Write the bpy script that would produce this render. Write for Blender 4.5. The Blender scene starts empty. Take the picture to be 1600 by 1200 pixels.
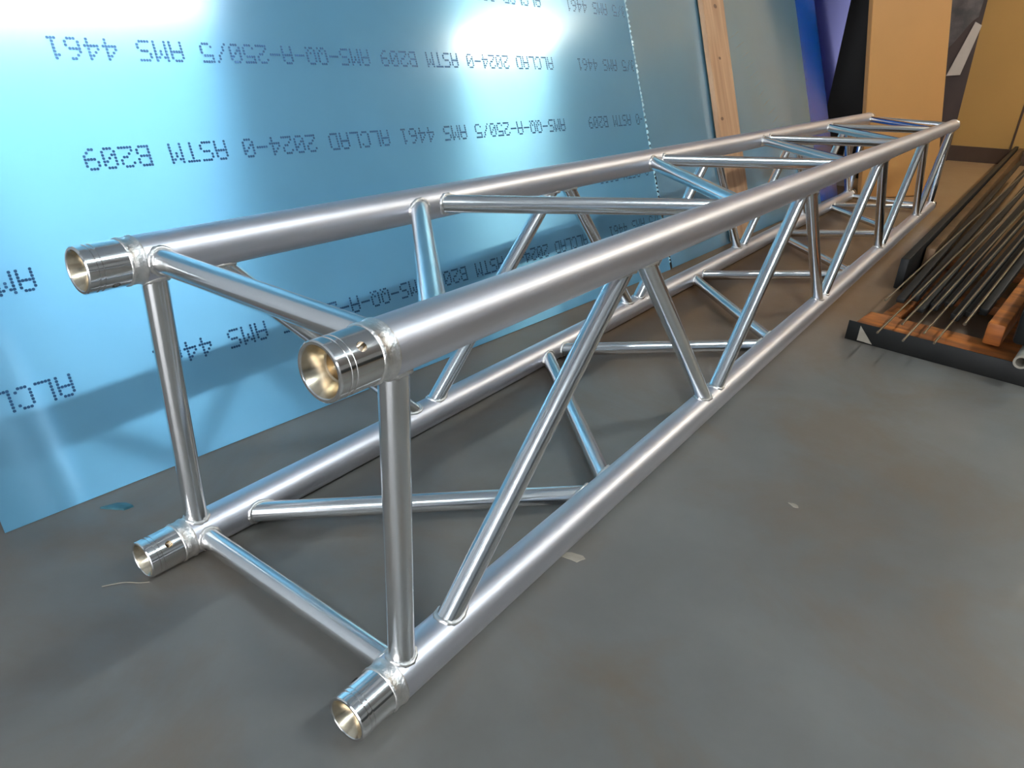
import bpy, bmesh, math, random
from mathutils import Vector, Matrix, noise
random.seed(7)
C = bpy.context.scene.collection
PI = math.pi
R = math.radians

# ------------------------------------------------------------------ camera, world, exposure
cam_d = bpy.data.cameras.new('camera')
cam = bpy.data.objects.new('camera', cam_d); C.objects.link(cam)
cam.location = (0.54318, -0.29313, 0.58526)
cam.rotation_euler = (1.12756, -0.04618, 0.63271)
cam_d.sensor_width = 36.0; cam_d.sensor_fit = 'HORIZONTAL'
cam_d.lens = 36.0 * 1100.27 / 1600.0
cam_d.clip_start = 0.02
bpy.context.scene.camera = cam

sc = bpy.context.scene
sc.view_settings.view_transform = 'Standard'
sc.view_settings.look = 'None'
sc.view_settings.gamma = 1.0
sc.view_settings.use_curve_mapping = False
sc.view_settings.exposure = 0.65

wd = bpy.data.worlds.new('world'); sc.world = wd; wd.use_nodes = True
wd.node_tree.nodes['Background'].inputs[0].default_value = (0.92, 0.95, 1.0, 1)
wd.node_tree.nodes['Background'].inputs[1].default_value = 5.0

COOL = ((0.80, 0.93, 1.0), 90.0)      # fluorescent tubes: colour, strength
WARM = ((1.0, 0.95, 0.80), 120.0)

# ------------------------------------------------------------------ materials
def lin(c):
    return tuple((v / 12.92 if v <= 0.04045 else ((v + 0.055) / 1.055) ** 2.4) for v in c)

def new_mat(name):
    m = bpy.data.materials.new(name); m.use_nodes = True
    nt = m.node_tree
    return m, nt, nt.nodes['Principled BSDF']

def mat(name, col, rough=0.5, metal=0.0, bump=0.0, bscale=200.0, var=0.0, vscale=8.0, col2=None,
        stretch=(1, 1, 1), coat=0.0, rvar=0.0, spec=0.5):
    """principled material with object-space noise for colour variation, roughness and fine relief"""
    m, nt, b = new_mat(name)
    N, L = nt.nodes, nt.links
    b.inputs['Roughness'].default_value = rough
    b.inputs['Metallic'].default_value = metal
    b.inputs['Coat Weight'].default_value = coat
    b.inputs['Specular IOR Level'].default_value = spec
    tc = N.new('ShaderNodeTexCoord'); mp = N.new('ShaderNodeMapping')
    mp.inputs['Scale'].default_value = stretch
    L.new(tc.outputs['Object'], mp.inputs['Vector'])
    c1 = lin(col); c2 = lin(col2) if col2 else tuple(v * (1 - var) for v in c1)
    n1 = N.new('ShaderNodeTexNoise'); n1.inputs['Scale'].default_value = vscale; n1.inputs['Detail'].default_value = 5
    L.new(mp.outputs[0], n1.inputs['Vector'])
    rp = N.new('ShaderNodeValToRGB')
    rp.color_ramp.elements[0].position = 0.35; rp.color_ramp.elements[0].color = (*c2, 1)
    rp.color_ramp.elements[1].position = 0.65; rp.color_ramp.elements[1].color = (*c1, 1)
    L.new(n1.outputs['Fac'], rp.inputs[0]); L.new(rp.outputs[0], b.inputs['Base Color'])
    if rvar:
        mr = N.new('ShaderNodeMapRange')
        mr.inputs['To Min'].default_value = max(0.02, rough - rvar); mr.inputs['To Max'].default_value = rough + rvar
        L.new(n1.outputs['Fac'], mr.inputs['Value']); L.new(mr.outputs[0], b.inputs['Roughness'])
    if bump:
        n2 = N.new('ShaderNodeTexNoise'); n2.inputs['Scale'].default_value = bscale; n2.inputs['Detail'].default_value = 3
        L.new(mp.outputs[0], n2.inputs['Vector'])
        bp = N.new('ShaderNodeBump'); bp.inputs['Strength'].default_value = bump; bp.inputs['Distance'].default_value = 0.002
        L.new(n2.outputs['Fac'], bp.inputs['Height']); L.new(bp.outputs[0], b.inputs['Normal'])
    return m

def emat(name, col, s):
    m, nt, b = new_mat(name)
    b.inputs['Base Color'].default_value = (*col, 1)
    b.inputs['Emission Color'].default_value = (*col, 1)
    b.inputs['Emission Strength'].default_value = s
    return m

def sheet_mat(name, col, metal, rough, aniso, col_film=None):
    """film covered rolled aluminium: the rolling lines smear reflections up and down the sheet"""
    m, nt, b = new_mat(name)
    N, L = nt.nodes, nt.links
    b.inputs['Metallic'].default_value = metal
    b.inputs['Anisotropic'].default_value = aniso
    b.inputs['Anisotropic Rotation'].default_value = 0.25
    b.inputs['Coat Weight'].default_value = 1.0; b.inputs['Coat Roughness'].default_value = 0.15; b.inputs['Coat IOR'].default_value = 1.5
    tg = N.new('ShaderNodeTangent'); tg.direction_type = 'UV_MAP'; tg.uv_map = 'UVMap'
    L.new(tg.outputs[0], b.inputs['Tangent'])
    tc = N.new('ShaderNodeTexCoord')
    n1 = N.new('ShaderNodeTexNoise'); n1.inputs['Scale'].default_value = 3.0; n1.inputs['Detail'].default_value = 6
    L.new(tc.outputs['Object'], n1.inputs['Vector'])
    rp = N.new('ShaderNodeValToRGB')
    c = lin(col)
    rp.color_ramp.elements[0].position = 0.3; rp.color_ramp.elements[0].color = (*(v * 0.9 for v in c), 1)
    rp.color_ramp.elements[1].position = 0.7; rp.color_ramp.elements[1].color = (*c, 1)
    L.new(n1.outputs['Fac'], rp.inputs[0]); L.new(rp.outputs[0], b.inputs['Base Color'])
    mp = N.new('ShaderNodeMapping'); mp.inputs['Scale'].default_value = (2.0, 60.0, 1.0)
    L.new(tc.outputs['Object'], mp.inputs['Vector'])
    n2 = N.new('ShaderNodeTexNoise'); n2.inputs['Scale'].default_value = 4.0; n2.inputs['Detail'].default_value = 4
    L.new(mp.outputs[0], n2.inputs['Vector'])
    mr = N.new('ShaderNodeMapRange'); mr.inputs['To Min'].default_value = rough * 0.95; mr.inputs['To Max'].default_value = rough * 1.05
    L.new(n2.outputs['Fac'], mr.inputs['Value']); L.new(mr.outputs[0], b.inputs['Roughness'])
    return m

M = {}
M['chord'] = mat('satin_aluminium', (0.90, 0.89, 0.91), 0.44, 1.0, bump=0.03, bscale=60, var=0.08, vscale=6, stretch=(14, 0.7, 14), rvar=0.05)
M['brace'] = mat('drawn_aluminium', (0.95, 0.95, 0.95), 0.21, 1.0, bump=0.008, bscale=80, var=0.06, vscale=10, rvar=0.04)
M['coupler'] = mat('machined_aluminium', (0.93, 0.92, 0.91), 0.12, 1.0, var=0.05, vscale=40, rvar=0.04)
M['bore'] = mat('bored_aluminium', (0.88, 0.82, 0.72), 0.24, 1.0, var=0.25, vscale=90)  # warm tint stands in for brown reflections inside the bore
M['weld'] = mat('weld_aluminium', (0.97, 0.95, 0.93), 0.36, 1.0, bump=0.5, bscale=420, var=0.12, vscale=150)
M['film'] = sheet_mat('blue_film_aluminium', (0.52, 0.79, 0.93), 0.60, 0.29, 1.0)
M['film_teal'] = sheet_mat('grey_film_aluminium', (0.58, 0.79, 0.90), 0.62, 0.30, 0.9)
M['film_blue'] = sheet_mat('deep_blue_film_aluminium', (0.02, 0.40, 0.84), 0.3, 0.25, 0.8)
M['film_purple'] = sheet_mat('purple_blue_film', (0.07, 0.07, 0.40), 0.3, 0.18, 0.3)
M['film_purple'].node_tree.nodes['Principled BSDF'].inputs['Coat Weight'].default_value = 0.25
M['ink'] = mat('blue_printing_ink', (0.20, 0.38, 0.55), 0.35, 0.4, var=0.2, vscale=60)
M['wood'] = mat('pine', (0.80, 0.62, 0.47), 0.5, bump=0.15, bscale=30, col2=(0.70, 0.51, 0.36), vscale=5, stretch=(8, 0.6, 8))
M['knot'] = mat('wood_knot', (0.50, 0.34, 0.24), 0.6, var=0.2, vscale=40)
M['tan'] = mat('tan_board', (0.75, 0.53, 0.29), 0.6, var=0.06, vscale=3)
M['tan_edge'] = mat('tan_board_edge', (0.55, 0.36, 0.17), 0.7, var=0.2, vscale=20)
M['black'] = mat('black_panel', (0.09, 0.085, 0.085), 0.6, var=0.3, vscale=6)
M['olive'] = mat('olive_tan_paint', (0.66, 0.49, 0.24), 0.7, var=0.05, vscale=2)
M['skirting'] = mat('dark_brown_paint', (0.27, 0.17, 0.09), 0.5, var=0.2, vscale=8)
M['post'] = mat('dark_brown_timber', (0.26, 0.19, 0.17), 0.7, var=0.3, vscale=8)
M['felt'] = mat('grey_felt', (0.42, 0.38, 0.37), 0.95, bump=0.6, bscale=90, col2=(0.31, 0.29, 0.29), vscale=14)
M['white'] = mat('off_white_board', (0.76, 0.70, 0.65), 0.6, var=0.1, vscale=10)
M['orange'] = mat('orange_timber', (0.72, 0.40, 0.13), 0.55, bump=0.3, bscale=40, col2=(0.46, 0.25, 0.10), vscale=9, stretch=(1, 4, 4))
M['steel_dark'] = mat('black_steel', (0.10, 0.095, 0.085), 0.55, 0.3, bump=0.2, bscale=40, var=0.4, vscale=12)
M['steel_rod'] = mat('dull_steel', (0.56, 0.51, 0.43), 0.35, 0.9, var=0.3, vscale=14)
M['steel_brown'] = mat('brown_rusted_steel', (0.42, 0.31, 0.20), 0.45, 0.4, var=0.4, vscale=10)
M['wall'] = mat('painted_wall', (0.70, 0.72, 0.74), 0.8, var=0.05, vscale=2)
M['added_panel'] = mat('dark_green_grey_paint', (0.20, 0.23, 0.24), 0.5, var=0.1, vscale=2)
M['ceil'] = mat('ceiling_paint', (0.80, 0.82, 0.84), 0.85, var=0.04, vscale=2)
M['housing'] = mat('white_enamel', (0.90, 0.90, 0.90), 0.4, var=0.03, vscale=4)
M['tube_cool'] = emat('cool_fluorescent', *COOL)
M['tube_warm'] = emat('warm_fluorescent', *WARM)
M['pale'] = mat('pale_dust', (0.62, 0.58, 0.52), 0.8, var=0.15, vscale=60)
M['film_edge'] = mat('pale_loose_film', (0.72, 0.88, 0.92), 0.25, var=0.1, vscale=30)
M['pale_stroke'] = mat('pale_stroke_film', (0.56, 0.68, 0.72), 0.45, 0.4, var=0.1, vscale=30)
M['scrap'] = mat('teal_plastic_scrap', (0.22, 0.42, 0.47), 0.3, var=0.4, vscale=60)
M['rust_red'] = mat('red_brown_timber', (0.52, 0.27, 0.20), 0.7, var=0.2, vscale=20)

def floor_mat():
    m, nt, b = new_mat('painted_concrete')
    N, L = nt.nodes, nt.links
    tc = N.new('ShaderNodeTexCoord')
    def nz(scale, detail, rough=0.6, dist=0.0):
        n = N.new('ShaderNodeTexNoise'); n.inputs['Scale'].default_value = scale
        n.inputs['Detail'].default_value = detail; n.inputs['Roughness'].default_value = rough
        n.inputs['Distortion'].default_value = dist
        L.new(tc.outputs['Object'], n.inputs['Vector']); return n
    def ramp(src, p0, c0, p1, c1):
        r = N.new('ShaderNodeValToRGB')
        r.color_ramp.elements[0].position = p0; r.color_ramp.elements[0].color = (*lin(c0), 1)
        r.color_ramp.elements[1].position = p1; r.color_ramp.elements[1].color = (*lin(c1), 1)
        L.new(src, r.inputs[0]); return r
    base = ramp(nz(2.2, 6).outputs['Fac'], 0.35, (0.39, 0.378, 0.355), 0.7, (0.465, 0.455, 0.435))
    dust = nz(3.4, 8, 0.65, 0.6)
    dr = ramp(dust.outputs['Fac'], 0.47, (0, 0, 0), 0.63, (1, 1, 1))
    mx = N.new('ShaderNodeMix'); mx.data_type = 'RGBA'
    sc_ = N.new('ShaderNodeMath'); sc_.operation = 'MULTIPLY'; sc_.inputs[1].default_value = 0.5
    L.new(dr.outputs[0], sc_.inputs[0])
    L.new(sc_.outputs[0], mx.inputs['Factor']); L.new(base.outputs[0], mx.inputs['A'])
    mx.inputs['B'].default_value = (*lin((0.42, 0.35, 0.27)), 1)
    # the paint is worn to brown concrete towards the far end of the room
    sx = N.new('ShaderNodeSeparateXYZ'); L.new(tc.outputs['Object'], sx.inputs[0])
    mr = N.new('ShaderNodeMapRange'); mr.inputs['From Min'].default_value = 0.75; mr.inputs['From Max'].default_value = 1.5
    mr.inputs['To Max'].default_value = 0.92
    add = N.new('ShaderNodeMath'); add.operation = 'MULTIPLY_ADD'; add.inputs[1].default_value = 1.0
    L.new(nz(1.3, 4).outputs['Fac'], add.inputs[0]); yx = N.new('ShaderNodeMath'); yx.operation = 'MULTIPLY_ADD'; yx.inputs[1].default_value = -1.2
    L.new(sx.outputs['X'], yx.inputs[0]); L.new(sx.outputs['Y'], yx.inputs[2]); L.new(yx.outputs[0], add.inputs[2])
    sub = N.new('ShaderNodeMath'); sub.operation = 'SUBTRACT'; sub.inputs[1].default_value = 0.5
    L.new(add.outputs[0], sub.inputs[0]); L.new(sub.outputs[0], mr.inputs['Value'])
    m2 = N.new('ShaderNodeMix'); m2.data_type = 'RGBA'
    L.new(mr.outputs[0], m2.inputs['Factor']); L.new(mx.outputs['Result'], m2.inputs['A'])
    m2.inputs['B'].default_value = (*lin((0.45, 0.33, 0.215)), 1)
    far = N.new('ShaderNodeMapRange'); far.inputs['From Min'].default_value = 2.3; far.inputs['From Max'].default_value = 4.2
    L.new(sx.outputs['Y'], far.inputs['Value'])
    m3 = N.new('ShaderNodeMix'); m3.data_type = 'RGBA'
    L.new(far.outputs[0], m3.inputs['Factor']); L.new(m2.outputs['Result'], m3.inputs['A'])
    m3.inputs['B'].default_value = (*lin((0.62, 0.49, 0.35)), 1)
    L.new(m3.outputs['Result'], b.inputs['Base Color'])
    rr = N.new('ShaderNodeMapRange'); rr.inputs['To Min'].default_value = 0.28; rr.inputs['To Max'].default_value = 0.5
    L.new(dust.outputs['Fac'], rr.inputs['Value']); L.new(rr.outputs[0], b.inputs['Roughness'])
    bp = N.new('ShaderNodeBump'); bp.inputs['Strength'].default_value = 0.12; bp.inputs['Distance'].default_value = 0.003
    L.new(nz(35, 6).outputs['Fac'], bp.inputs['Height']); L.new(bp.outputs[0], b.inputs['Normal'])
    return m
M['floor'] = floor_mat()

# ------------------------------------------------------------------ helpers
def link(name, me, m, parent=None, smooth=None):
    if m is not None and not me.materials:
        me.materials.append(m)
    if smooth:
        for p in me.polygons: p.use_smooth = True
        me.set_sharp_from_angle(angle=R(smooth))
    o = bpy.data.objects.new(name, me); C.objects.link(o)
    if parent: o.parent = parent
    return o

def obj(name, bm, m, parent=None, smooth=None):
    me = bpy.data.meshes.new(name); bmesh.ops.recalc_face_normals(bm, faces=bm.faces)
    bm.to_mesh(me); bm.free()
    return link(name, me, m, parent, smooth)

def tag(o, label=None, cat=None, group=None, kind=None):
    if label: o['label'] = label
    if cat: o['category'] = cat
    if group: o['group'] = group
    if kind: o['kind'] = kind
    return o

def empty(name, loc=(0, 0, 0)):
    o = bpy.data.objects.new(name, None); C.objects.link(o); o.location = loc
    o.empty_display_size = 0.05
    return o

def frame(d):
    d = Vector(d).normalized()
    a = Vector((0, 0, 1)) if abs(d.z) < 0.9 else Vector((1, 0, 0))
    x = a.cross(d).normalized(); y = d.cross(x)
    return x, y, d

def add_box(bm, lo, hi, bevel=0.0, mtx=None):
    vs = [bm.verts.new((x, y, z)) for x in (lo[0], hi[0]) for y in (lo[1], hi[1]) for z in (lo[2], hi[2])]
    fs = [bm.faces.new([vs[i] for i in q]) for q in ((0, 1, 3, 2), (4, 6, 7, 5), (0, 4, 5, 1), (2, 3, 7, 6), (0, 2, 6, 4), (1, 5, 7, 3))]
    new = vs
    if bevel:
        ed = list({e for f in fs for e in f.edges})
        r = bmesh.ops.bevel(bm, geom=ed, offset=bevel, segments=2, affect='EDGES', profile=0.5)
        new = list({v for f in r['faces'] for v in f.verts} | {v for v in vs if v.is_valid})
    if mtx is not None:
        bmesh.ops.transform(bm, matrix=mtx, verts=new)
    return new

def add_tube(bm, p0, p1, r, seg=28, caps=True, n=1, r1=None):
    p0, p1 = Vector(p0), Vector(p1); x, y, d = frame(p1 - p0)
    rings = []
    for k in range(n + 1):
        c = p0.lerp(p1, k / n); rr = r if r1 is None else r + (r1 - r) * k / n
        rings.append([bm.verts.new(c + (x * math.cos(2 * PI * i / seg) + y * math.sin(2 * PI * i / seg)) * rr) for i in range(seg)])
    for a, b in zip(rings, rings[1:]):
        for i in range(seg):
            bm.faces.new((a[i], a[(i + 1) % seg], b[(i + 1) % seg], b[i]))
    if caps:
        bm.faces.new(rings[0][::-1]); bm.faces.new(rings[-1])

def add_lathe(bm, prof, seg=40, axis_y=True):
    """prof: list of (y, r); revolved about the y axis"""
    rings = []
    for (yy, r) in prof:
        rings.append([bm.verts.new((r * math.cos(2 * PI * i / seg), yy, r * math.sin(2 * PI * i / seg))) for i in range(seg)])
    for a, b in zip(rings, rings[1:]):
        for i in range(seg):
            bm.faces.new((a[i], b[i], b[(i + 1) % seg], a[(i + 1) % seg]))
    return rings

def add_loop(bm, pts, rad, seg=7, closed=True):
    """a tube swept along a closed loop of points; rad may vary per point"""
    n = len(pts); rings = []
    for i in range(n):
        t = (pts[(i + 1) % n] - pts[i - 1]) if closed else (pts[min(i + 1, n - 1)] - pts[max(i - 1, 0)])
        x, y, _ = frame(t)
        if rings:      # keep the frame from flipping
            px = prev; x = (px - t.normalized() * px.dot(t.normalized())).normalized(); y = t.normalized().cross(x)
        prev = x
        rr = rad[i] if isinstance(rad, list) else rad
        rings.append([bm.verts.new(pts[i] + (x * math.cos(2 * PI * k / seg) + y * math.sin(2 * PI * k / seg)) * rr) for k in range(seg)])
    for i in range(n if closed else n - 1):
        a, b = rings[i], rings[(i + 1) % n]
        off = 0
        if closed and i == n - 1:
            off = min(range(seg), key=lambda o: sum((a[k].co - b[(k + o) % seg].co).length for k in range(seg)))
        for k in range(seg):
            bm.faces.new((a[k], a[(k + 1) % seg], b[(k + 1 + off) % seg], b[(k + off) % seg]))
    if not closed:
        bm.faces.new(rings[0][::-1]); bm.faces.new(rings[-1])

# ------------------------------------------------------------------ room
E_ = Vector((0.05789243, 0.99832283, 0)); NH = Vector((-0.99832283, 0.05789243, 0))
A0 = Vector((-0.3851, -0.0722, 0))

def slab(name, p, q, z0, z1, thick, m, kind='structure', back=1):
    """upright wall slab from p to q (xy); thickness goes to the left of p->q when back=1"""
    p, q = Vector((*p, 0)), Vector((*q, 0)); d = (q - p).normalized(); n = Vector((-d.y, d.x, 0)) * thick * back
    bm = bmesh.new()
    b = [p, q, q + n, p + n]
    lo = [bm.verts.new((v.x, v.y, z0)) for v in b]; hi = [bm.verts.new((v.x, v.y, z1)) for v in b]
    bm.faces.new(lo[::-1]); bm.faces.new(hi)
    for i in range(4): bm.faces.new((lo[i], lo[(i + 1) % 4], hi[(i + 1) % 4], hi[i]))
    o = obj(name, bm, m)
    if kind: o['kind'] = kind
    return o

H = 3.0
XR, YB = 6.5, -4.5
WL0 = A0 + NH * 0.96 + E_ * (-4.6); WL1 = A0 + NH * 0.96 + E_ * 6.2
WD = Vector((0.94, 0.342, 0)).normalized(); WN = Vector((0.342, -0.94, 0)).normalized()   # far wall, facing the camera
W0 = Vector((-0.036, 5.97, 0))
bm = bmesh.new(); add_box(bm, (-3.0, -6.0, -0.1), (8.5, 10.5, 0.0))
tag(obj('floor', bm, M['floor']), kind='structure')
bm = bmesh.new(); add_box(bm, (-3.0, -6.0, H), (8.5, 10.5, H + 0.1))
tag(obj('ceiling', bm, M['ceil']), kind='structure')
slab('wall_left', (WL0.x, WL0.y), (WL1.x, WL1.y), 0, H, 0.12, M['wall'])
fw0 = W0 - WD * 1.2; fw1 = W0 + WD * 7.2
slab('wall_far', (fw0.x, fw0.y), (fw1.x, fw1.y), 0, H, 0.12, M['olive'])
# right wall, then a back wall with an unseen opening added for sky fill
slab('wall_right', (XR, 9.0), (XR, YB), 0, H, 0.12, M['wall'])
slab('wall_back', (XR + 0.1, YB), (3.0, YB), 0, H, 0.12, M['wall'])
slab('wall_back', (-0.4, YB), (-2.0, YB), 0, H, 0.12, M['wall'])
slab('wall_back', (3.0, YB), (-0.4, YB), 2.5, H, 0.12, M['wall'])
# skirting and the groove of a panel joint on the far wall
bs0 = W0 + WN * 0.012 - WD * 0.3; bs1 = W0 + WN * 0.012 + WD * 6.8
slab('baseboard_far', (bs0.x, bs0.y), (bs1.x, bs1.y), 0, 0.105, 0.012, M['skirting'])
j0 = W0 + WN * 0.004 + WD * 0.372
slab('trim_1', (j0.x, j0.y), (j0.x + WD.x * 0.014, j0.y + WD.y * 0.014), 0.105, H, 0.004, M['skirting'])

# dark door in the far wall and a dark dado on the right wall, both unseen, added to darken the sheet's reflection
def wallbox(name, s0, s1, z0, z1, t, m, parent=None):
    p = W0 + WN * 0.002 + WD * s0; q = W0 + WN * 0.002 + WD * s1
    return slab(name, (q.x, q.y), (p.x, p.y), z0, z1, t, m, 'structure' if parent is None else None)
wallbox('added_panel_1', 1.3, 6.4, 0.0, 2.1, 0.05, M['added_panel'])
slab('added_dado', (XR, 8.0), (XR, YB + 0.2), 0, 1.35, 0.03, M['added_panel'], back=-1)

# ceiling lights in one row
def ceiling_light(y0, y1, x, tube, label):
    t = empty('ceiling_light', (x, (y0 + y1) / 2, H)); h = (y1 - y0) / 2
    bm = bmesh.new(); add_box(bm, (-0.06, -h - 0.03, -0.07), (0.06, h + 0.03, 0), 0.008)
    obj('housing', bm, M['housing'], t, 30)
    for s in (-1, 1):
        bm = bmesh.new(); add_box(bm, (-0.045, s * h - 0.02, -0.125), (0.045, s * h + 0.02, -0.07), 0.006)
        obj('lamp_holder', bm, M['housing'], t, 30)
        bm = bmesh.new(); add_tube(bm, (s * 0.024, -h, -0.1), (s * 0.024, h, -0.1), 0.0165, 16)
        obj('fluorescent_tube', bm, tube, t, 40)
    tag(t, label, 'light', 'fluorescent lights on the ceiling')
LX = 2.09
ceiling_light(0.70, 2.18, LX, M['tube_cool'], 'cool white twin tube ceiling light reflected at the upper left of the blue sheet')
ceiling_light(4.50, 5.72, LX + 0.18, M['tube_warm'], 'warm white twin tube ceiling light reflected as the round glare on the blue sheet')
ceiling_light(-3.00, -1.52, LX, M['tube_cool'], 'cool white twin tube ceiling light at the end of the row behind the viewer')

# ------------------------------------------------------------------ box truss
S, RC, RB = 0.175, 0.0242, 0.0130
ZL, ZH = RC, RC + 2 * S
CH = {'TL': (-S, ZH), 'TR': (S, ZH), 'BL': (-S, ZL), 'BR': (S, ZL)}
LEN, YC = 3.551, 0.050
truss = tag(empty('box_truss', (0, 1.775, 0)), 'long welded aluminium box truss of round tubes lying on the grey floor', 'truss')
TO = Vector((0, -1.775, 0))
def place(o, off=Vector((0, 0, 0))):
    o.location = TO + off; return o

def chord_mesh():
    bm = bmesh.new()
    prof = [(YC, 0.0), (YC, RC - 0.001), (YC + 0.001, RC)] + [(YC + 0.001 + (LEN - 2 * YC - 0.002) * k / 12, RC) for k in range(1, 13)] + [(LEN - YC, RC - 0.001), (LEN - YC, 0.0)]
    add_lathe(bm, prof, 48)
    bmesh.ops.remove_doubles(bm, verts=bm.verts, dist=1e-5)
    me = bpy.data.meshes.new('chord'); bmesh.ops.recalc_face_normals(bm, faces=bm.faces); bm.to_mesh(me); bm.free()
    return me

def coupler_mesh():
    """machined half coupler: face at y=0, grooves near the mouth, pin holes through both sides"""
    r = 0.0236
    prof = [(0.052, 0.0080), (0.052, r), (0.0155, r), (0.0150, r - 0.0009), (0.0138, r - 0.0009), (0.0133, r),
            (0.0105, r), (0.0100, r - 0.0009), (0.0088, r - 0.0009), (0.0083, r), (0.0010, r), (0.0, r - 0.0010),
            (0.0, 0.0206), (0.0008, 0.0198), (0.016, 0.0135), (0.0165, 0.0115), (0.030, 0.0080), (0.045, 0.0080), (0.052, 0.0080)]
    bm = bmesh.new(); rings = add_lathe(bm, prof, 56)
    bmesh.ops.remove_doubles(bm, verts=bm.verts, dist=1e-6)
    for f in bm.faces:
        rr = sum((v.co.x ** 2 + v.co.z ** 2) ** 0.5 for v in f.verts) / len(f.verts)
        f.material_index = 1 if rr < 0.0200 else 0
    bmesh.ops.recalc_face_normals(bm, faces=bm.faces)
    me = bpy.data.meshes.new('coupler'); bm.to_mesh(me); bm.free()
    me.materials.append(M['coupler']); me.materials.append(M['bore'])
    a = bpy.data.objects.new('tmp_a', me); C.objects.link(a)
    bm = bmesh.new(); q = 0.04 / math.sqrt(2)
    add_tube(bm, (-q, 0.026, -q), (q, 0.026, q), 0.0042, 20)
    bmesh.ops.recalc_face_normals(bm, faces=bm.faces)
    mc = bpy.data.meshes.new('cut'); bm.to_mesh(mc); bm.free(); mc.materials.append(M['coupler']); mc.materials.append(M['bore'])
    b = bpy.data.objects.new('tmp_b', mc); C.objects.link(b)
    md = a.modifiers.new('hole', 'BOOLEAN'); md.object = b; md.operation = 'DIFFERENCE'; md.solver = 'EXACT'
    dg = bpy.context.evaluated_depsgraph_get()
    out = bpy.data.meshes.new_from_object(a.evaluated_get(dg)); out.name = 'coupler'
    bpy.data.objects.remove(a); bpy.data.objects.remove(b)
    for p in out.polygons: p.use_smooth = True
    out.set_sharp_from_angle(angle=R(24))
    return out

def bore_plug_mesh():
    bm = bmesh.new(); add_lathe(bm, [(0.044, 0.0), (0.044, 0.0085), (0.048, 0.0085), (0.048, 0.0)], 24)
    bmesh.ops.remove_doubles(bm, verts=bm.verts, dist=1e-6)
    bmesh.ops.recalc_face_normals(bm, faces=bm.faces)
    me = bpy.data.meshes.new('bore_plug'); bm.to_mesh(me); bm.free(); me.materials.append(M['bore']); return me

def ring_weld_mesh():
    """rounded girth weld between coupler and tube: a smooth band and a thin raised bead"""
    bm = bmesh.new()
    prof = [(0.0365, 0.0236), (0.0372, 0.0247), (0.0395, 0.0249), (0.0402, 0.0242), (0.0455, 0.0240), (0.0500, 0.0242),
            (0.0508, 0.0252), (0.0525, 0.0252), (0.0535, 0.0241)]
    add_lathe(bm, prof, 56)
    for v in bm.verts:
        w = noise.noise(v.co * 260) * 0.00035
        d = Vector((v.co.x, 0, v.co.z)).normalized(); v.co += d * w
    bmesh.ops.recalc_face_normals(bm, faces=bm.faces)
    me = bpy.data.meshes.new('girth_weld'); bm.to_mesh(me); bm.free()
    for p in me.polygons: p.use_smooth = True
    me.materials.append(M['weld']); return me

chord_me, coup_me, plug_me, ring_me = chord_mesh(), coupler_mesh(), bore_plug_mesh(), ring_weld_mesh()
for p in chord_me.polygons: p.use_smooth = True
chord_me.set_sharp_from_angle(angle=R(30)); chord_me.materials.append(M['chord'])
for k, (cx, cz) in CH.items():
    ch = place(link('chord', chord_me, None, truss), Vector((cx, 0, cz)))
    for far in (0, 1):
        co = link('coupler', coup_me, None, ch); co.location = (0, -0.0045, 0)
        co['label'] = 'shiny machined socket coupler'
        if k in ('TL', 'BR'): co.rotation_euler = (0, PI / 2, 0)
        if far:
            co.location = (0, LEN + 0.0045, 0); co.rotation_euler = (PI, co.rotation_euler.y, 0)
        rg = link('girth_weld', ring_me, None, ch)
        if far: rg.location = (0, LEN, 0); rg.rotation_euler = (PI, 0, 0)
        pg = link('bore_plug', plug_me, None, ch); pg.location = (0, -0.0045, 0)
        if far: pg.location = (0, LEN + 0.0045, 0); pg.rotation_euler = (PI, 0, 0)

def saddle(p_end, d, cx, cz, seed):
    """weld bead where a brace (axis through p_end, direction d towards the chord) meets the chord surface"""
    x, y, d = frame(d); pts = []; n = 30; r = RB * 1.03
    for i in range(n):
        a = 2 * PI * i / n
        o = Vector(p_end) - d * 0.12 + x * (math.cos(a) * r) + y * (math.sin(a) * r)
        ox, oz = o.x - cx, o.z - cz
        A = d.x ** 2 + d.z ** 2; B = 2 * (ox * d.x + oz * d.z); Cc = ox ** 2 + oz ** 2 - RC ** 2
        disc = B * B - 4 * A * Cc
        t = (-B - math.sqrt(max(disc, 0))) / (2 * A)
        pts.append(o + d * t)
    rad = [0.0027 + 0.0006 * math.sin(i * 2.4 + seed) + 0.0005 * noise.noise(Vector((i * 0.9, seed, 0))) for i in range(n)]
    bm = bmesh.new(); add_loop(bm, pts, rad, 7); return bm

cnt = [0]
def brace(k0, y0, k1, y1, name='brace'):
    (x0, z0), (x1, z1) = CH[k0], CH[k1]
    p0, p1 = Vector((x0, y0, z0)), Vector((x1, y1, z1)); d = (p1 - p0).normalized()
    bm = bmesh.new(); add_tube(bm, p0 + d * 0.012, p1 - d * 0.012, RB, 32)
    b = place(obj(name, bm, M['brace'], truss, 40))
    for (p, dd, (cx, cz)) in ((p1, d, (x1, z1)), (p0, -d, (x0, z0))):
        cnt[0] += 1
        obj('weld_bead', saddle(p, dd, cx, cz, cnt[0] * 1.7), M['weld'], b, 60)

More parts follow.
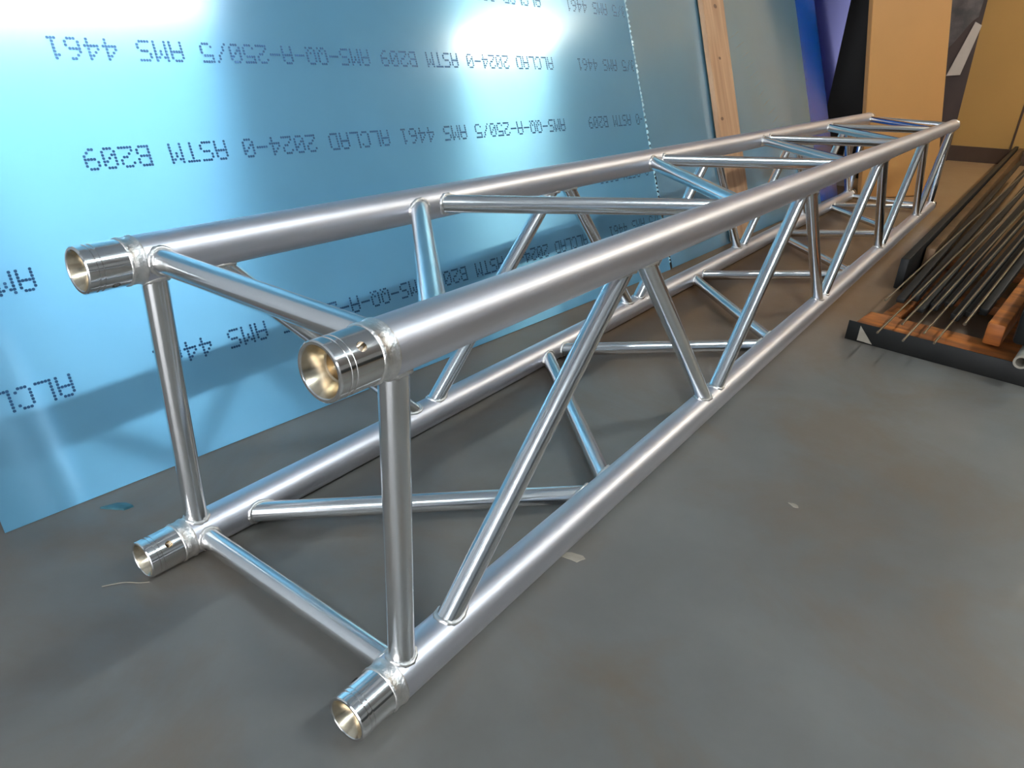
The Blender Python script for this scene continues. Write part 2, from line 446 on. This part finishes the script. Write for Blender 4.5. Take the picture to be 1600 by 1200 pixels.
Y0, PITCH, GAP = 0.105, 0.3755, 0.008
def zigzag(a, b):
    for k in range(9):
        ya = Y0 + PITCH * k + (0.014 if k == 0 else GAP); yb = Y0 + PITCH * (k + 1) - (0.014 if k == 8 else GAP)
        k0, k1 = (a, b) if k % 2 == 0 else (b, a)
        brace(k0, ya, k1, yb)
zigzag('BR', 'TR'); zigzag('TL', 'BL'); zigzag('TR', 'TL'); zigzag('BL', 'BR')
for y in (0.068, LEN - 0.068):
    brace('BL', y, 'TL', y, 'end_post'); brace('BR', y, 'TR', y, 'end_post')
    brace('TL', y, 'TR', y, 'end_rail'); brace('BL', y, 'BR', y, 'end_rail')

# ------------------------------------------------------------------ leaning sheets
def lean_frame(P0, P1, lean, yaw_sign=1):
    e = (Vector(P1) - Vector(P0)); e.z = 0; e.normalize()
    nh = Vector((-e.y, e.x, 0)); U = nh * math.sin(lean) + Vector((0, 0, 1)) * math.cos(lean); Nn = e.cross(U)
    m = Matrix((e, U, Nn)).transposed().to_4x4(); m.translation = Vector(P0)
    return m

def wave(u, v, seed, amp):
    f = min(1.0, v / 0.5)
    return amp * f * (noise.noise(Vector((u * 1.3 + seed, v * 0.8, seed))) + 0.25 * noise.noise(Vector((u * 4.0, v * 2.0 + seed, 3.1 + seed))))

def sheet_mesh(w, h, th, nu, nv, seed, amp, m, shape=None):
    """sheet in local axes: x along the foot, y up the sheet, z out of its face"""
    bm = bmesh.new(); uvl = bm.loops.layers.uv.new('UVMap')
    fr = [[None] * (nv + 1) for _ in range(nu + 1)]; bk = [[None] * (nv + 1) for _ in range(nu + 1)]
    for i in range(nu + 1):
        for j in range(nv + 1):
            u, v = w * i / nu, h * j / nv
            if shape: u, v = shape(u, v)
            z = wave(u, v, seed, amp)
            fr[i][j] = bm.verts.new((u, v, z)); bk[i][j] = bm.verts.new((u, v, z - th))
    fs = []
    for i in range(nu):
        for j in range(nv):
            fs.append(bm.faces.new((fr[i][j], fr[i + 1][j], fr[i + 1][j + 1], fr[i][j + 1])))
            fs.append(bm.faces.new((bk[i][j], bk[i][j + 1], bk[i + 1][j + 1], bk[i + 1][j])))
    for i in range(nu):
        fs.append(bm.faces.new((fr[i][0], bk[i][0], bk[i + 1][0], fr[i + 1][0])))
        fs.append(bm.faces.new((fr[i][nv], fr[i + 1][nv], bk[i + 1][nv], bk[i][nv])))
    for j in range(nv):
        fs.append(bm.faces.new((fr[0][j], fr[0][j + 1], bk[0][j + 1], bk[0][j])))
        fs.append(bm.faces.new((fr[nu][j], bk[nu][j], bk[nu][j + 1], fr[nu][j + 1])))
    for f in fs:
        for l in f.loops: l[uvl].uv = (l.vert.co.x, l.vert.co.y)
    me = bpy.data.meshes.new('sheet'); bm.to_mesh(me); bm.free(); me.materials.append(m)
    for p in me.polygons: p.use_smooth = True
    me.set_sharp_from_angle(angle=R(40)); return me

TH = R(20)
def sheet(name, P0, P1, h, lean, m, seed, amp, label, th=0.0016, nu=30, nv=40, shape=None):
    mt = lean_frame(P0, P1, lean); w = (Vector(P1) - Vector(P0)).length
    o = link(name, sheet_mesh(w, h, th, nu, nv, seed, amp, m, shape), None); o.matrix_world = mt
    return tag(o, label, 'sheet', 'film covered sheets leaning on the wall')

A1 = A0 + E_ * 1.775
SH_AMP = 0.004
sheet1 = sheet('aluminium_sheet', A0 + Vector((0, 0, 0.001)), A1 + Vector((0, 0, 0.001)), 2.5, TH, M['film'], 2.0, SH_AMP,
               'large pale blue film covered aluminium sheet with upside down dotted printing', nu=50, nv=70)
P2a = Vector((-0.28812, 1.62167, 0.001)); P2b = Vector((-0.245, 3.287, 0.001))
e2 = (P2b - P2a).normalized(); P2a = P2a + e2 * 0.10
sheet2 = sheet('aluminium_sheet', P2a, P2b, 2.5, TH, M['film_teal'], 5.0, 0.003, 'grey teal aluminium sheet leaning behind the pale wooden plank')
nh2 = Vector((-e2.y, e2.x, 0))
P3a = P2a + e2 * 1.15 + nh2 * 0.02; P3b = Vector((-0.245, 3.60, 0.001))
sheet3 = sheet('aluminium_sheet', P3a, P3b, 2.5, TH, M['film_blue'], 9.0, 0.008, 'narrow saturated blue sheet edge beside the grey teal sheet')
P4b = Vector((-0.463, 3.905, 0.001)); P4a = Vector((-0.80, 3.86, 0.001))
sheet4 = sheet('aluminium_sheet', P4a, P4b, 1.9, R(1.0), M['film_purple'], 11.0, 0.004, 'purple blue sheet standing upright behind the saturated blue one')

# dotted printing on the big sheet: 5x7 dot characters, upside down
FONT = {
 'A': '01110 10001 10001 11111 10001 10001 10001', 'C': '01110 10001 10000 10000 10000 10001 01110',
 'D': '11110 10001 10001 10001 10001 10001 11110', 'L': '10000 10000 10000 10000 10000 10000 11111',
 'M': '10001 11011 10101 10101 10001 10001 10001', 'S': '01111 10000 10000 01110 00001 00001 11110',
 'T': '11111 00100 00100 00100 00100 00100 00100', 'Q': '01110 10001 10001 10001 10101 10010 01101',
 'B': '11110 10001 10001 11110 10001 10001 11110', '0': '01110 10001 10011 10101 11001 10001 01110',
 '1': '00100 01100 00100 00100 00100 00100 01110', '2': '01110 10001 00001 00110 01000 10000 11111',
 '4': '00010 00110 01010 10010 11111 00010 00010', '5': '11111 10000 11110 00001 00001 10001 01110',
 '6': '00110 01000 10000 11110 10001 10001 01110', '9': '01110 10001 10001 01111 00001 00010 01100',
 '-': '00000 00000 00000 11111 00000 00000 00000', '/': '00001 00010 00010 00100 01000 01000 10000', ' ': '00000 ' * 7}
ADV, CELLX, CELLY = 0.02425, 0.0041, 0.0044
SA, SB = 'ALCLAD 2024-0 ASTM B209', 'AMS-QQ-A-250/5 AMS 4461'
def print_row(v0, order):
    """u of the block's left end is 0.235; reading runs towards smaller u, character tops point down the sheet"""
    bm = bmesh.new(); block = 47 * ADV; period = block + 0.103
    for rep in (-1, 0, 1):
        start = 0.235 + block + rep * period
        txt = (SA + ' ' + SB) if order == 'A' else (SB + ' ' + SA)
        for i, c in enumerate(txt):
            rows = FONT[c].split()
            for r_, row in enumerate(rows):
                for q, bit in enumerate(row):
                    if bit != '1': continue
                    u = start - i * ADV - (q + 0.5) * CELLX; v = v0 + (r_ + 0.5) * CELLY
                    hx, hy = CELLX * 0.46, CELLY * 0.42
                    if not (0.004 < u < 1.76): continue
                    vs = []
                    for sx, sy in ((-1, -0.5), (-0.5, -1), (0.5, -1), (1, -0.5), (1, 0.5), (0.5, 1), (-0.5, 1), (-1, 0.5)):
                        uu, vv = u + sx * hx, v + sy * hy
                        vs.append(bm.verts.new((uu, vv, wave(uu, vv, 2.0, SH_AMP) + 0.0007)))
                    bm.faces.new(vs)
    o = obj('printed_lettering', bm, M['ink'], sheet1)
    o['label'] = 'dark blue dotted lettering printed upside down'
for v0, order in ((0.142, 'A'), (0.287, 'B'), (0.431, 'B'), (0.578, 'A'), (0.723, 'A'), (0.868, 'B')):
    print_row(v0, order)

# ragged film along the right edge of the big sheet
bm = bmesh.new(); rnd = random.Random(3); v = 0.02
while v < 1.25:
    h = 0.006 + 0.012 * rnd.random(); w = 0.003 + 0.006 * rnd.random(); z = wave(1.775, v, 2.0, SH_AMP) + 0.0006
    vs = [bm.verts.new(p) for p in ((1.771, v, z), (1.775 + w, v + h * 0.4, z + 0.002), (1.774, v + h, z))]
    bm.faces.new(vs); v += h * 1.05
o = obj('ragged_film_edge', bm, M['film_edge'], sheet1); o['label'] = 'ragged pale film edge'

# plank leaning on the grey teal sheet
mt2 = lean_frame(P2a - e2 * 0.10, P2b, TH)
def board(name, mtx, outline, z0, z1, m, label, cat, bevel=0.002, m_edge=None):
    bm = bmesh.new()
    lo = [bm.verts.new((u, v, z0)) for u, v in outline]; hi = [bm.verts.new((u, v, z1)) for u, v in outline]
    n = len(outline)
    bm.faces.new(lo[::-1]); bm.faces.new(hi)
    for i in range(n): bm.faces.new((lo[i], lo[(i + 1) % n], hi[(i + 1) % n], hi[i]))
    if bevel: bmesh.ops.bevel(bm, geom=list(bm.edges), offset=bevel, segments=2, affect='EDGES')
    o = obj(name, bm, m, None, 30); o.matrix_world = mtx
    return tag(o, label, cat) if label else o
plank = board('wooden_plank', mt2, [(0.545, 0.004), (0.725, 0.004), (0.86, 2.3), (0.68, 2.3)], 0.006, 0.024, M['wood'],
              'pale brown wooden plank leaning upright on the grey teal sheet', 'plank')
for (u, v, r) in ((0.60, 0.42, 0.012), (0.66, 0.62, 0.010), (0.69, 0.79, 0.014)):
    bm = bmesh.new()
    vs = [bm.verts.new((u + math.cos(2 * PI * i / 14) * r, v + math.sin(2 * PI * i / 14) * r * 0.5, 0.0245)) for i in range(14)]
    bm.faces.new(vs); obj('knot', bm, M['knot'], plank)

# pale diagonal strokes on the grey teal sheet, right of the plank
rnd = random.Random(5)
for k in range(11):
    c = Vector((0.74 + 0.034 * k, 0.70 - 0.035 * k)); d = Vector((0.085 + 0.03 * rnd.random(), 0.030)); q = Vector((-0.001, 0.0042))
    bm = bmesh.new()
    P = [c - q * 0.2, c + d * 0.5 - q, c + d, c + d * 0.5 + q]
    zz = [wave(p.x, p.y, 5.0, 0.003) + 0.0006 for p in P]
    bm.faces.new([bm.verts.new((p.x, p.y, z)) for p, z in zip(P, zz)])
    obj('diagonal_stroke', bm, M['pale_stroke'], sheet2)

# tan board
T0, T1 = Vector((-0.129, 3.567, 0)), Vector((0.135, 4.065, 0))
mt3 = lean_frame(T0, T1, R(13)); W3 = (T1 - T0).length
tan = board('tan_board', mt3, [(0, 0.004), (W3, 0.004), (W3, 2.4), (0, 2.4)], -0.022, 0.0, M['tan'],
            'orange tan board leaning beyond the far end of the truss', 'board', 0.0015)

# black panel standing in for the dark gap, white batten at its foot
bm = bmesh.new(); add_box(bm, (-0.34, -0.012, 0), (0.34, 0.012, 2.0), 0.003)
blk = obj('black_panel', bm, M['black'], None, 30); blk.location = (-0.50, 4.32, 0); blk.rotation_euler = (0, 0, R(6))
tag(blk, 'black panel filling the dark gap left of the tan board', 'board')
bm = bmesh.new(); add_box(bm, (-0.02, -0.01, 0), (0.02, 0.01, 0.34), 0.002)
wb = obj('white_batten', bm, M['white'], None, 30); wb.location = (-0.315, 3.95, 0)
tag(wb, 'short off white batten standing on the floor beside the blue sheet', 'batten')

# dark timber post on the far wall with felt and a white strip
def wallpt(s, off, z=0): 
    v = W0 + WD * s + WN * off; return Vector((v.x, v.y, z))
def wall_frame(off=0.0):
    m = Matrix((WD, Vector((0, 0, 1)), WN)).transposed().to_4x4(); m.translation = W0 + WN * off; return m
post = board('timber_post', wall_frame(0.03), [(-0.40, 0.0), (-0.02, 0.0), (-0.07, 1.2), (-0.18, 2.6), (-0.50, 2.6), (-0.40, 1.2)], 0.0, 0.045, M['post'],
             'dark brown timber panel standing at the far wall behind the tan board', 'panel')
def felt():
    bm = bmesh.new(); nu, nv = 14, 30; g = []
    for i in range(nu + 1):
        col = []
        for j in range(nv + 1):
            s = i / nu; t = j / nv
            low = 0.58 + 0.34 * s + 0.02 * math.sin(s * 9)
            u = -0.36 + 0.27 * s; v = low + (2.2 - low) * t
            z = 0.095 + 0.008 * math.sin(s * 11 + t * 3) + 0.006 * noise.noise(Vector((s * 4, t * 9, 1)))
            col.append((u, v, z))
        g.append(col)
    F = [[bm.verts.new(p) for p in c] for c in g]; B = [[bm.verts.new((p[0], p[1], p[2] - 0.008)) for p in c] for c in g]
    for i in range(nu):
        for j in range(nv):
            bm.faces.new((F[i][j], F[i + 1][j], F[i + 1][j + 1], F[i][j + 1])); bm.faces.new((B[i][j], B[i][j + 1], B[i + 1][j + 1], B[i + 1][j]))
    for i in range(nu):
        bm.faces.new((F[i][0], B[i][0], B[i + 1][0], F[i + 1][0])); bm.faces.new((F[i][nv], F[i + 1][nv], B[i + 1][nv], B[i][nv]))
    for j in range(nv):
        bm.faces.new((F[0][j], F[0][j + 1], B[0][j + 1], B[0][j])); bm.faces.new((F[nu][j], B[nu][j], B[nu][j + 1], F[nu][j + 1]))
    o = obj('felt_blanket', bm, M['felt'], None, 60); o.matrix_world = wall_frame(0.0)
    tag(o, 'mottled grey felt blanket hanging over the dark timber panel', 'blanket')
felt()
board('white_strip', wall_frame(0.0), [(-0.185, 0.56), (-0.10, 0.57), (-0.055, 0.88), (-0.10, 0.90)], 0.077, 0.084, M['white'],
      'off white strip hanging below the grey felt on the dark panel', 'strip', 0.001)

# ------------------------------------------------------------------ steel stock on an orange timber pallet
pal = tag(empty('timber_pallet', (0.28, 1.46, 0)), 'low orange timber pallet with a black steel front rail under the steel stock', 'pallet')
PD = Vector((0.36, -0.035, 0)).normalized(); pang = math.atan2(PD.y, PD.x)
pal.rotation_euler = (0, 0, pang)
def pbox(name, lo, hi, m, bev=0.002):
    bm = bmesh.new(); add_box(bm, lo, hi, bev); return obj(name, bm, m, pal, 30)
pbox('front_rail', (0.0, -0.004, 0.0), (0.62, 0.0, 0.046), M['steel_dark'], 0.0008)
pbox('rail_flange', (0.0, 0.0, 0.0), (0.62, 0.040, 0.005), M['steel_dark'], 0.0008)
for k in range(3):
    pbox('deck_board', (0.012, 0.012 + k * 0.13 * (1 if k < 1 else 3.2), 0.018), (0.60, 0.012 + k * 0.13 * (1 if k < 1 else 3.2) + 0.11, 0.042), M['orange'])
for k in range(3):
    pbox('bearer', (0.02 + k * 0.265, 0.02, 0.0), (0.06 + k * 0.265, 1.1, 0.018), M['orange'])
bm = bmesh.new()
tri = [(0.028, 0.004), (0.062, 0.003), (0.028, 0.040)]
lo = [bm.verts.new((u, -0.0042, v)) for u, v in tri]; hi = [bm.verts.new((u, -0.0052, v)) for u, v in tri]
bm.faces.new(lo); bm.faces.new(hi[::-1])
for i in range(3): bm.faces.new((lo[i], hi[i], hi[(i + 1) % 3], lo[(i + 1) % 3]))
obj('scuffed_tab', bm, M['pale'], pal)

GB = 'dark steel bars stacked on the orange pallet'
RDIR = Vector((0.0974, 0.9907, 0.0954)).normalized()
ORD = ['first', 'second', 'third', 'fourth', 'fifth', 'sixth', 'seventh', 'eighth', 'ninth', 'tenth', 'eleventh', 'twelfth']
def bar(name, p0, d, L, w, h, m, label, cat, group=None, roll=0.0):
    x, y, d = frame(d)
    mt = Matrix((x, d, -y if False else x.cross(d))).transposed().to_4x4(); mt.translation = Vector(p0)
    bm = bmesh.new(); add_box(bm, (-w / 2, 0, -h / 2), (w / 2, L, h / 2), min(w, h) * 0.12)
    o = obj(name, bm, m, None, 30); o.matrix_world = mt @ Matrix.Rotation(roll, 4, 'Y')
    return tag(o, label, cat, group)
def rod(p0, d, L, r, m, label, group):
    bm = bmesh.new(); add_tube(bm, (0, 0, 0), Vector(d).normalized() * L, r, 10)
    o = obj('steel_rod', bm, m, None, 40); o.location = p0
    return tag(o, label, 'rod', group)
# flat bars under the rods
for k in range(8):
    t = min(1.0, k / 4.0); yaw = R(1.4 + 4.2 * t); el = R(1.2 + 4.3 * t)
    x0 = 0.350 + 0.0255 * k; y0 = 1.68 + 0.06 * math.sin(k * 2.1)
    bar('steel_bar', (x0, y0, 0.056), Vector((math.sin(yaw) * math.cos(el), math.cos(yaw) * math.cos(el), math.sin(el))), 3.3, 0.019, 0.012 + 0.006 * (k % 2), M['steel_dark'],
        '%s flat dark steel bar from the left under the thin rods' % ORD[k], 'bar', GB)
GR = 'thin steel rods lying over the orange pallet'
for k, (x0, y0, z0) in enumerate([(0.333, 1.535, 0.070), (0.358, 1.34, 0.050), (0.392, 1.421, 0.056), (0.411, 1.326, 0.050), (0.440, 1.401, 0.054),
                                  (0.466, 1.357, 0.050)]):
    rod((x0, y0, z0 + 0.018), RDIR, 3.4, 0.0023, M['steel_rod'], '%s thin dull steel rod from the left on the dark bars' % ORD[k], GR)
rod((0.504, 1.507, 0.080), RDIR, 3.2, 0.0036, M['steel_rod'], 'thickest and brightest steel rod near the right of the stock', GR)
# box section along the left of the pile
bar('steel_box_section', (0.302, 1.99, 0.050), Vector((0.013, 1, 0.008)), 4.2, 0.022, 0.09, M['steel_dark'],
    'narrow black steel box section along the far left side of the steel stock', 'bar')
bar('brown_plank', (0.3365, 2.25, 0.046), Vector((0.013, 1, 0.008)), 3.9, 0.028, 0.08, M['steel_brown'],
    'brown plank lying between the black box section and the dark flat bars', 'plank')
bar('orange_beam', (0.563, 1.50, 0.072), Vector((0.0974, 0.9907, 0.06)), 1.4, 0.035, 0.05, M['orange'],
    'orange timber beam along the right side of the steel stock', 'beam')
bar('steel_channel', (0.632, 1.42, 0.127), Vector((0.0974, 0.9907, 0.06)), 1.5, 0.075, 0.09, M['steel_dark'],
    'black steel channel at the right edge beyond the orange beam', 'bar')

bm = bmesh.new()
for ra, rb in ((0.0140, 0.0140),):
    rings = add_lathe(bm, [(0.0, 0.0095), (0.0, 0.0140), (1.6, 0.0140), (1.6, 0.0095), (0.0, 0.0095)], 24)
bmesh.ops.remove_doubles(bm, verts=bm.verts, dist=1e-6)
pt = obj('steel_tube', bm, M['pale'], None, 40); pt.location = (0.622, 1.385, 0.0615); pt.rotation_euler = (R(0.4), 0, R(-5.6))
tag(pt, 'pale hollow steel tube under the black channel at the right edge', 'tube')

# ------------------------------------------------------------------ small things on the floor
def flake(name, x, y, r, m, label, seed, th=0.0008, asp=0.6):
    rnd = random.Random(seed); n = 11; bm = bmesh.new(); rot = rnd.random() * PI
    pts = []
    for i in range(n):
        a = 2 * PI * i / n; rr = r * (0.65 + 0.5 * rnd.random())
        px, py = math.cos(a) * rr, math.sin(a) * rr * asp
        pts.append((px * math.cos(rot) - py * math.sin(rot), px * math.sin(rot) + py * math.cos(rot)))
    lo = [bm.verts.new((*p, 0)) for p in pts]; hi = [bm.verts.new((p[0] * 0.94, p[1] * 0.94, th)) for p in pts]
    bm.faces.new(lo[::-1]); bm.faces.new(hi)
    for i in range(n): bm.faces.new((lo[i], lo[(i + 1) % n], hi[(i + 1) % n], hi[i]))
    o = obj(name, bm, m); o.location = (x, y, 0.0); return tag(o, label, 'debris')
flake('paint_flake', 0.200, 0.352, 0.016, M['pale'], 'pale flake on the floor just right of the bottom truss tube', 1)
flake('paint_flake', 0.392, 0.660, 0.008, M['pale'], 'small pale fleck alone on the grey floor at right', 2)
flake('film_scrap', -0.335, 0.045, 0.022, M['scrap'], 'crumpled teal film scrap at the foot of the large blue sheet', 3, 0.003, 0.35)
bm = bmesh.new()
add_loop(bm, [Vector((-0.196 + 0.034 * t, -0.045 + 0.042 * t + 0.004 * math.sin(t * 5), 0.0012)) for t in [i / 12 for i in range(13)]], 0.0006, 6, False)
tag(obj('thread', bm, M['pale'], None, 60), 'pale thread on the floor in front of the lower left coupler', 'debris')
bm = bmesh.new(); add_box(bm, (-0.06, -0.10, 0), (0.0, 0.0, 0.045), 0.002)
blk = obj('timber_block', bm, M['rust_red'], None, 30); blk.location = (-0.415, -0.078, 0.0); blk.rotation_euler = (0, 0, -0.06)
tag(blk, 'red brown timber block at the left corner of the large blue sheet', 'block')
